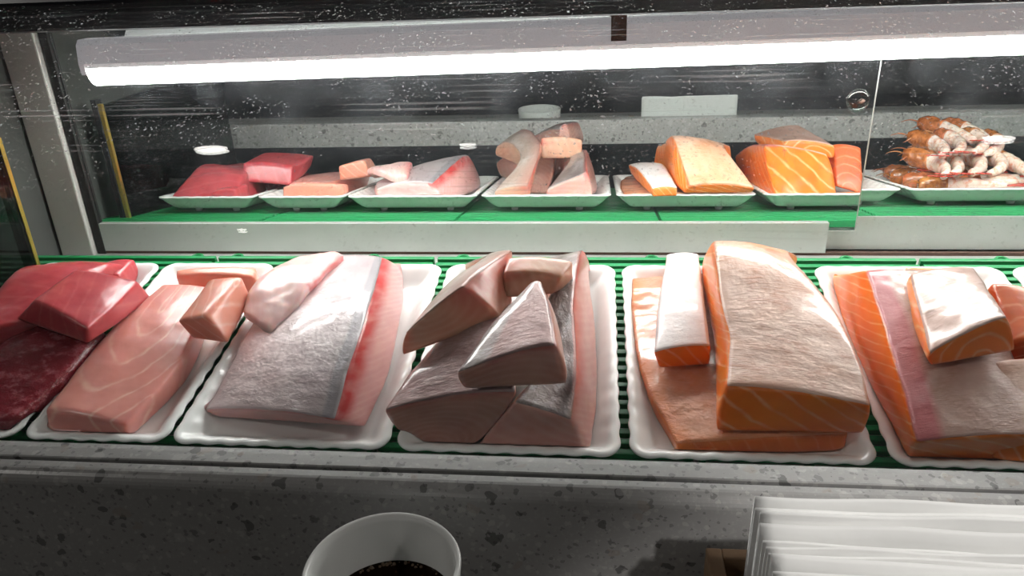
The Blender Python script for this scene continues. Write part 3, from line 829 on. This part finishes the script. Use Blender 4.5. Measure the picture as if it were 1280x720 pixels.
# ---- salmon by the shrimp
a0 = P(1146, 553, .030), P(1310, 545, .030), P(1310, 582, FW), P(1138, 578, FW); a1 = P(1124, 470, .045), P(1272, 455, .038), P(1083, 480, -.011)
a2 = P(1106, 405, .055), P(1240, 390, .044), P(1052, 408, -.010); a3 = P(1083, 338, .060), P(1190, 340, .046), P(1046, 372, -.008)
fillet('salmon_loin', 'long salmon loin with bright orange side and pink grey skinned top', 'fish', [
    a0, [a1[0], a1[1], D(a1[1], FW), a1[2]], [a2[0], a2[1], D(a2[1], FW), a2[2]], [a3[0], a3[1], D(a3[1], FW, .01, .03), a3[2]+np.array([.004, .04, 0])]],
    SALM, SK_SALM2, crown=.003, side=.003, smooth=3, rough=.0008, seed=19, stripe=slant(.4, .9, .45),
    edge=lambda a, b, c: (1.0 if a < .17 else max(0, 1-(a-.17)*14)) if c > .99 else 0)
b0 = P(1162, 443, .068), P(1258, 395, .084), P(1270, 440, .052), P(1164, 458, .054); b1 = P(1137, 343, .064), P(1218, 334, .058)
fillet('salmon_block', 'square salmon block with grey skin and nested pale arcs, lying across the long loin', 'fish', [
    b0, [(b0[0]+b1[0])/2, (b0[1]+b1[1])/2, D((b0[1]+b1[1])/2, .046), D((b0[0]+b1[0])/2, .046)], [b1[0], b1[1], D(b1[1], .040), D(b1[0], .042)]],
    SALM, SK_SALM2, crown=.004, side=.002, smooth=2, rough=.0007, seed=20, stripe=arcs(.62, -.1, .35))
c0 = P(1264, 428, .048), P(1340, 425, .050); c1 = P(1240, 353, .058), P(1305, 366, .052)
fillet('salmon_piece', 'reddish salmon piece tucked between the square block and the shrimp tray', 'fish', [
    [c0[0], c0[1], D(c0[1], .0), D(c0[0], .0)], [c1[0], c1[1], D(c1[1], FW+.002, 0, .03), D(c1[0], .0, 0, .03)]], SALM_D, crown=.003, smooth=2, rough=.0008, seed=21, stripe=arcs(.5, 0, .6))
d0 = P(1252, 545, .024), P(1345, 560, .020); d1_ = P(1238, 452, .042), P(1318, 448, .040)
fillet('salmon_piece', 'pale topped salmon piece leaning on the long loin below the square block', 'fish', [
    [d0[0], d0[1], D(d0[1], FW+.002, -.004), D(d0[0], .0)], [d1_[0], d1_[1], D(d1_[1], -.005), D(d1_[0], .0)]], SALM, SK_SALM, crown=.003, smooth=2, rough=.0009, seed=22, stripe=slant(.8, .8, .6))
fillet('salmon_piece', 'orange salmon offcut against the back wall of its tray next to the shrimp', 'fish', [
    [(.420, .246, -.004), (.466, .244, -.003), (.468, .244, FW), (.418, .246, FW)],
    [(.416, .276, -.003), (.470, .274, -.001), (.468, .270, -.011), (.420, .271, -.011)]], SALM, crown=.002, smooth=2, seed=23, stripe=arcs(.5, -.4, .4))

# ------------------------------------------------------------------ shrimp
t_ = NT('raw_shrimp_flesh'); co = t_.attr('loc').outputs['Vector']; rnd = t_.n('ObjectInfo').outputs['Random']
n_ = t_.noise(co, 130, 4, .65); n2 = t_.noise(co, 45, 3)
c_ = t_.mix(t_.ramp(n_, [(.48, 0.0), (.66, 1.0)]), (.80, .68, .60), (.66, .27, .16))
c_ = t_.mix(t_.math('MULTIPLY', t_.ramp(n2, [(.45, 0.0), (.6, 1.0)]), rnd), c_, (.70, .52, .46))
SHR = t_.done(t_.bsdf(c_, .2, 0, .6, coat=.5, sss=.3, normal=t_.bump(n_, .6, .002)))
t_ = NT('shrimp_amber_shell'); co = t_.attr('loc').outputs['Vector']; rnd = t_.n('ObjectInfo').outputs['Random']
n_ = t_.noise(co, 110, 5, .65)
c_ = t_.mix(t_.ramp(n_, [(.38, 0.0), (.64, 1.0)]), (.24, .075, .02), t_.mix(rnd, (.50, .20, .04), (.56, .14, .06)))
SHELL = t_.done(t_.bsdf(c_, .16, 0, .6, coat=.5, normal=t_.bump(n_, .7, .002)))
TAIL = plain('shrimp_red_tail', (.52, .045, .025), .22, 0, .6, var=.4, scale=200)


def shrimp(label, pos, heading, curl=1.0, size=1.0, roll=0.0, shell=.4):
    n, m = 26, 12
    Lb = .088*size
    # centreline in the piece's own plane
    pts, x, y, ang = [], 0.0, 0.0, heading
    for i in range(n):
        pts.append((x, y)); ang += curl*1.7/n; x += Lb/n*math.cos(ang); y += Lb/n*math.sin(ang)
    mx, my = np.mean(pts, 0)
    V, F, A = [], [], []
    for i, (px_, py_) in enumerate(pts):
        s = i/(n-1)
        r = size*.0105*(1-.62*s**1.6)*min(1, .55+s*4)
        r *= 1 + .11*(abs(math.sin(s*6.5*math.pi))-.5)*min(1, s*5)
        r *= 1 + .10*noise.noise(Vector((s*9, pos[0]*90, pos[1]*70)))
        q0 = pts[max(0, i-1)]; q1 = pts[min(n-1, i+1)]; th = math.atan2(q1[1]-q0[1], q1[0]-q0[0])
        nx, ny = -math.sin(th), math.cos(th)
        hh = (.5-s)*.022*roll
        for k in range(m):
            a = 2*math.pi*k/m
            V.append(tl(pos[0]+px_-mx+nx*r*.85*math.cos(a), pos[1]+py_-my+ny*r*.85*math.cos(a), pos[2]+r*math.sin(a)+hh))
            A.append((s*Lb, math.cos(a)*r+hash(label) % 7*.1, math.sin(a)*r+pos[0]))
    V = np.array(V); A = np.array(A)
    root = empty('shrimp', V.mean(0)-np.array([0, 0, .008]), label, 'shrimp', 'raw shrimp heaped on a tray')
    ks = int(n*shell)

    def seg(nm, i0, i1, mat, grow=0.0):
        vv = V[i0*m:i1*m].reshape(-1, m, 3).copy()
        if grow:
            c = vv.mean(1, keepdims=True); vv = c + (vv-c)*(1+grow)
        kk = i1-i0; vv = vv.reshape(-1, 3)
        ff = [(i*m+k, i*m+(k+1) % m, (i+1)*m+(k+1) % m, (i+1)*m+k) for i in range(kk-1) for k in range(m)]
        ff += [tuple(range(m))[::-1], tuple(range((kk-1)*m, kk*m))]
        o = part(nm, vv, ff, mat, root)
        at = o.data.attributes.new('loc', 'FLOAT_VECTOR', 'POINT'); at.data.foreach_set('vector', np.ascontiguousarray(A[i0*m:i1*m], dtype=np.float32).ravel())
        return o
    seg('body', 0, n, SHR)
    seg('shell', 0, max(3, ks), SHELL, .07)
    # feelers and little legs at the shell end
    for q_ in range(5):
        p0 = V[(1+q_)*m:(2+q_)*m].mean(0); sd = 1 if q_ % 2 else -1
        th0 = heading + math.pi + sd*(.5+.22*q_)
        pp = [p0 + (tl(math.cos(th0)*x, math.sin(th0)*x, .006*math.sin(x*90+q_))) for x in np.linspace(.004, .030-.003*q_, 6)]
        vv, ff = tube(pp, [.0012, .0011, .001, .0008, .0006, .0003], 5); part('feeler', vv, ff, SHELL, root)
    # tail fan
    e = np.array(pts[-1]); d_ = np.array(pts[-1])-np.array(pts[-3]); d_ /= np.linalg.norm(d_); th = math.atan2(d_[1], d_[0])
    for da in (-.5, -.17, .17, .5):
        ln = .022*size
        prof = [(0, .0012), (.3, .0032), (.7, .0042), (.93, .0026), (1.0, .0004)]
        vv = []
        for s, hw in prof:
            for sd in (-1, 1):
                for tz in (.0006, -.0006):
                    lx, ly = s*ln, sd*hw
                    X = e[0]+lx*math.cos(th+da)-ly*math.sin(th+da); Y = e[1]+lx*math.sin(th+da)+ly*math.cos(th+da)
                    vv.append(tl(pos[0]+X-mx, pos[1]+Y-my, pos[2]+tz+.002*s-.011*roll))
        ff = []
        for i in range(4):
            b_ = i*4
            for q_ in ((0, 2), (2, 3), (3, 1), (1, 0)): ff.append((b_+q_[0], b_+q_[1], b_+4+q_[1], b_+4+q_[0]))
        ff += [(0, 1, 3, 2), (16, 18, 19, 17)]
        part('tail_fin', vv, ff, TAIL, root)
    return root


random.seed(5)
LAY = [('lying flat at the bottom of the heap', [(.60, .245, .001, .05, .1, .35), (.655, .225, .001, .1, -.3, .3), (.60, .19, .001, .3, -.3, .4), (.66, .165, .001, .3, -.4, .35), (.60, .13, .001, .2, -.4, .4), (.66, .105, .001, .2, .3, .35), (.61, .07, .001, .1, .3, .4), (.665, .05, .001, .2, .3, .4)]),
       ('slanting across the middle of the heap', [(.575, .205, .026, .55, 1.0, .45), (.602, .195, .027, .75, 1.0, .3), (.632, .20, .028, .9, 1.0, .25), (.662, .20, .027, 1.0, 1.0, .3), (.688, .19, .025, 1.1, .4, .35), (.60, .13, .026, .7, 1.0, .4), (.65, .12, .026, .8, 1.0, .4)]),
       ('lying on top of the heap', [(.590, .165, .050, .6, 1.0, .45), (.620, .160, .053, .8, 1.0, .3), (.650, .165, .054, .95, 1.0, .3), (.676, .155, .050, 1.1, 1.0, .4), (.630, .115, .068, .9, .4, .45), (.660, .115, .066, 1.0, .4, .45)])]
for where, spots in LAY:
    for (u, v_, h, hd, cu, sh) in spots:
        shrimp('raw shrimp with red tail ' + where, (u, v_, h), hd, cu, random.uniform(1.18, 1.36), 0.0 if h < .01 else 1.0, sh)

# ------------------------------------------------------------------ cup of tea
CC = (-.0135, -.2040, -.018)
cup = empty('tea_cup', CC, 'white porcelain cup of dark tea standing on the terrazzo counter', 'cup')
prof = [(0, .004), (.020, .004), (.022, 0), (.0245, 0), (.0255, .004), (.031, .010), (.036, .028), (.0395, .060), (.0412, .088), (.0418, .0932), (.0408, .0948), (.0390, .0935), (.0385, .090), (.0368, .060), (.0335, .030), (.028, .013), (.015, .0095), (0, .009)]
v, f = lathe(prof, 64, CC); o = part('cup_body', v, f, CERAMIC, cup)
lv = .0620
v, f = lathe([(0, lv), (.0366, lv), (.0368, lv+.0006)], 64, CC); tea = part('tea', v, f, TEA, cup)
rr = random.Random(3)
for k in range(26):
    a = rr.uniform(.9, 2.3); r_ = .0356 - abs(rr.gauss(0, .0012)); br = rr.uniform(.0005, .0014)
    vv, ff = lathe([(br*math.cos(x), br*math.sin(x)) for x in np.linspace(0, math.pi/2, 5)], 8, (CC[0]+r_*math.cos(a), CC[1]+r_*math.sin(a), CC[2]+lv+.0002))
    part('bubble', vv, ff, BUB, tea)

# ------------------------------------------------------------------ napkins in a wooden holder
NX0, NX1 = .180, .357
hold = empty('napkin_holder', (.27, -.20, -.018), 'brown wooden napkin holder box on the counter below the ledge', 'box')
HX0, HX1, HY0, HY1 = .163, .375, -.275, -.146
box('bottom_board', HX0, HX1, HY0, HY1, -.018, -.010, WOOD, hold, .001)
box('side_board', HX0, HX0+.009, HY0, HY1, -.010, .045, WOOD, hold, .001)
box('side_board', HX1-.009, HX1, HY0, HY1, -.010, .045, WOOD, hold, .001)
box('back_board', HX0+.009, HX1-.009, HY1-.008, HY1, -.010, .045, WOOD, hold, .001)
box('front_board', HX0+.009, HX1-.009, HY0, HY0+.008, -.010, .030, WOOD, hold, .001)
NG = 'folded paper napkins standing in the wooden holder'
rr = random.Random(8)
NN = 15
ny = -.163
for k in range(NN):
    topz = .1015 - .0016*k + rr.choice([-.0045, -.001, .0, .0015, .002]) * (k > 0)
    th = rr.choice([.0016, .0026, .004, .0058])
    xa = NX0 + .0005*k + rr.uniform(0, .0025); xb = NX1 - rr.uniform(0, .006)
    lean = .16
    nseg = 24; vv = []; ff = []
    ph = rr.uniform(0, 6)
    for i in range(nseg+1):
        s = i/nseg; x = xa + (xb-xa)*s
        wz = .0009*math.sin(5*s+ph)+.0005*math.sin(13*s+2*ph)
        wy = .0010*math.sin(4*s+ph*1.7)+.0004*math.sin(11*s+ph)
        H_ = topz+.0085
        ring = [(-th*.5, 0.0), (-th*.55, .5), (-th*.5, .93), (-th*.28, .985), (0, 1.0), (th*.28, .985), (th*.5, .93), (th*.55, .5), (th*.5, 0)]
        for dy, hz in ring:
            vv.append((x, ny + dy + wy*hz - .005*hz, -.0085 + (H_+wz*1.0)*hz))
    m = 9
    for i in range(nseg):
        for j in range(m):
            ff.append((i*m+j, i*m+(j+1) % m, (i+1)*m+(j+1) % m, (i+1)*m+j))
    ff += [tuple(range(m))[::-1], tuple(range(nseg*m, nseg*m+m))]
    org = np.array([(xa+xb)/2, ny, -.0085])
    o = link('paper_napkin', mesh_data('paper_napkin', np.array(vv)-org, ff, PAPER), None, org)
    tag(o, 'white folded paper napkin standing on edge in the wooden holder', 'napkin', NG)
    ny -= th + .0011 + rr.uniform(0, .0022)
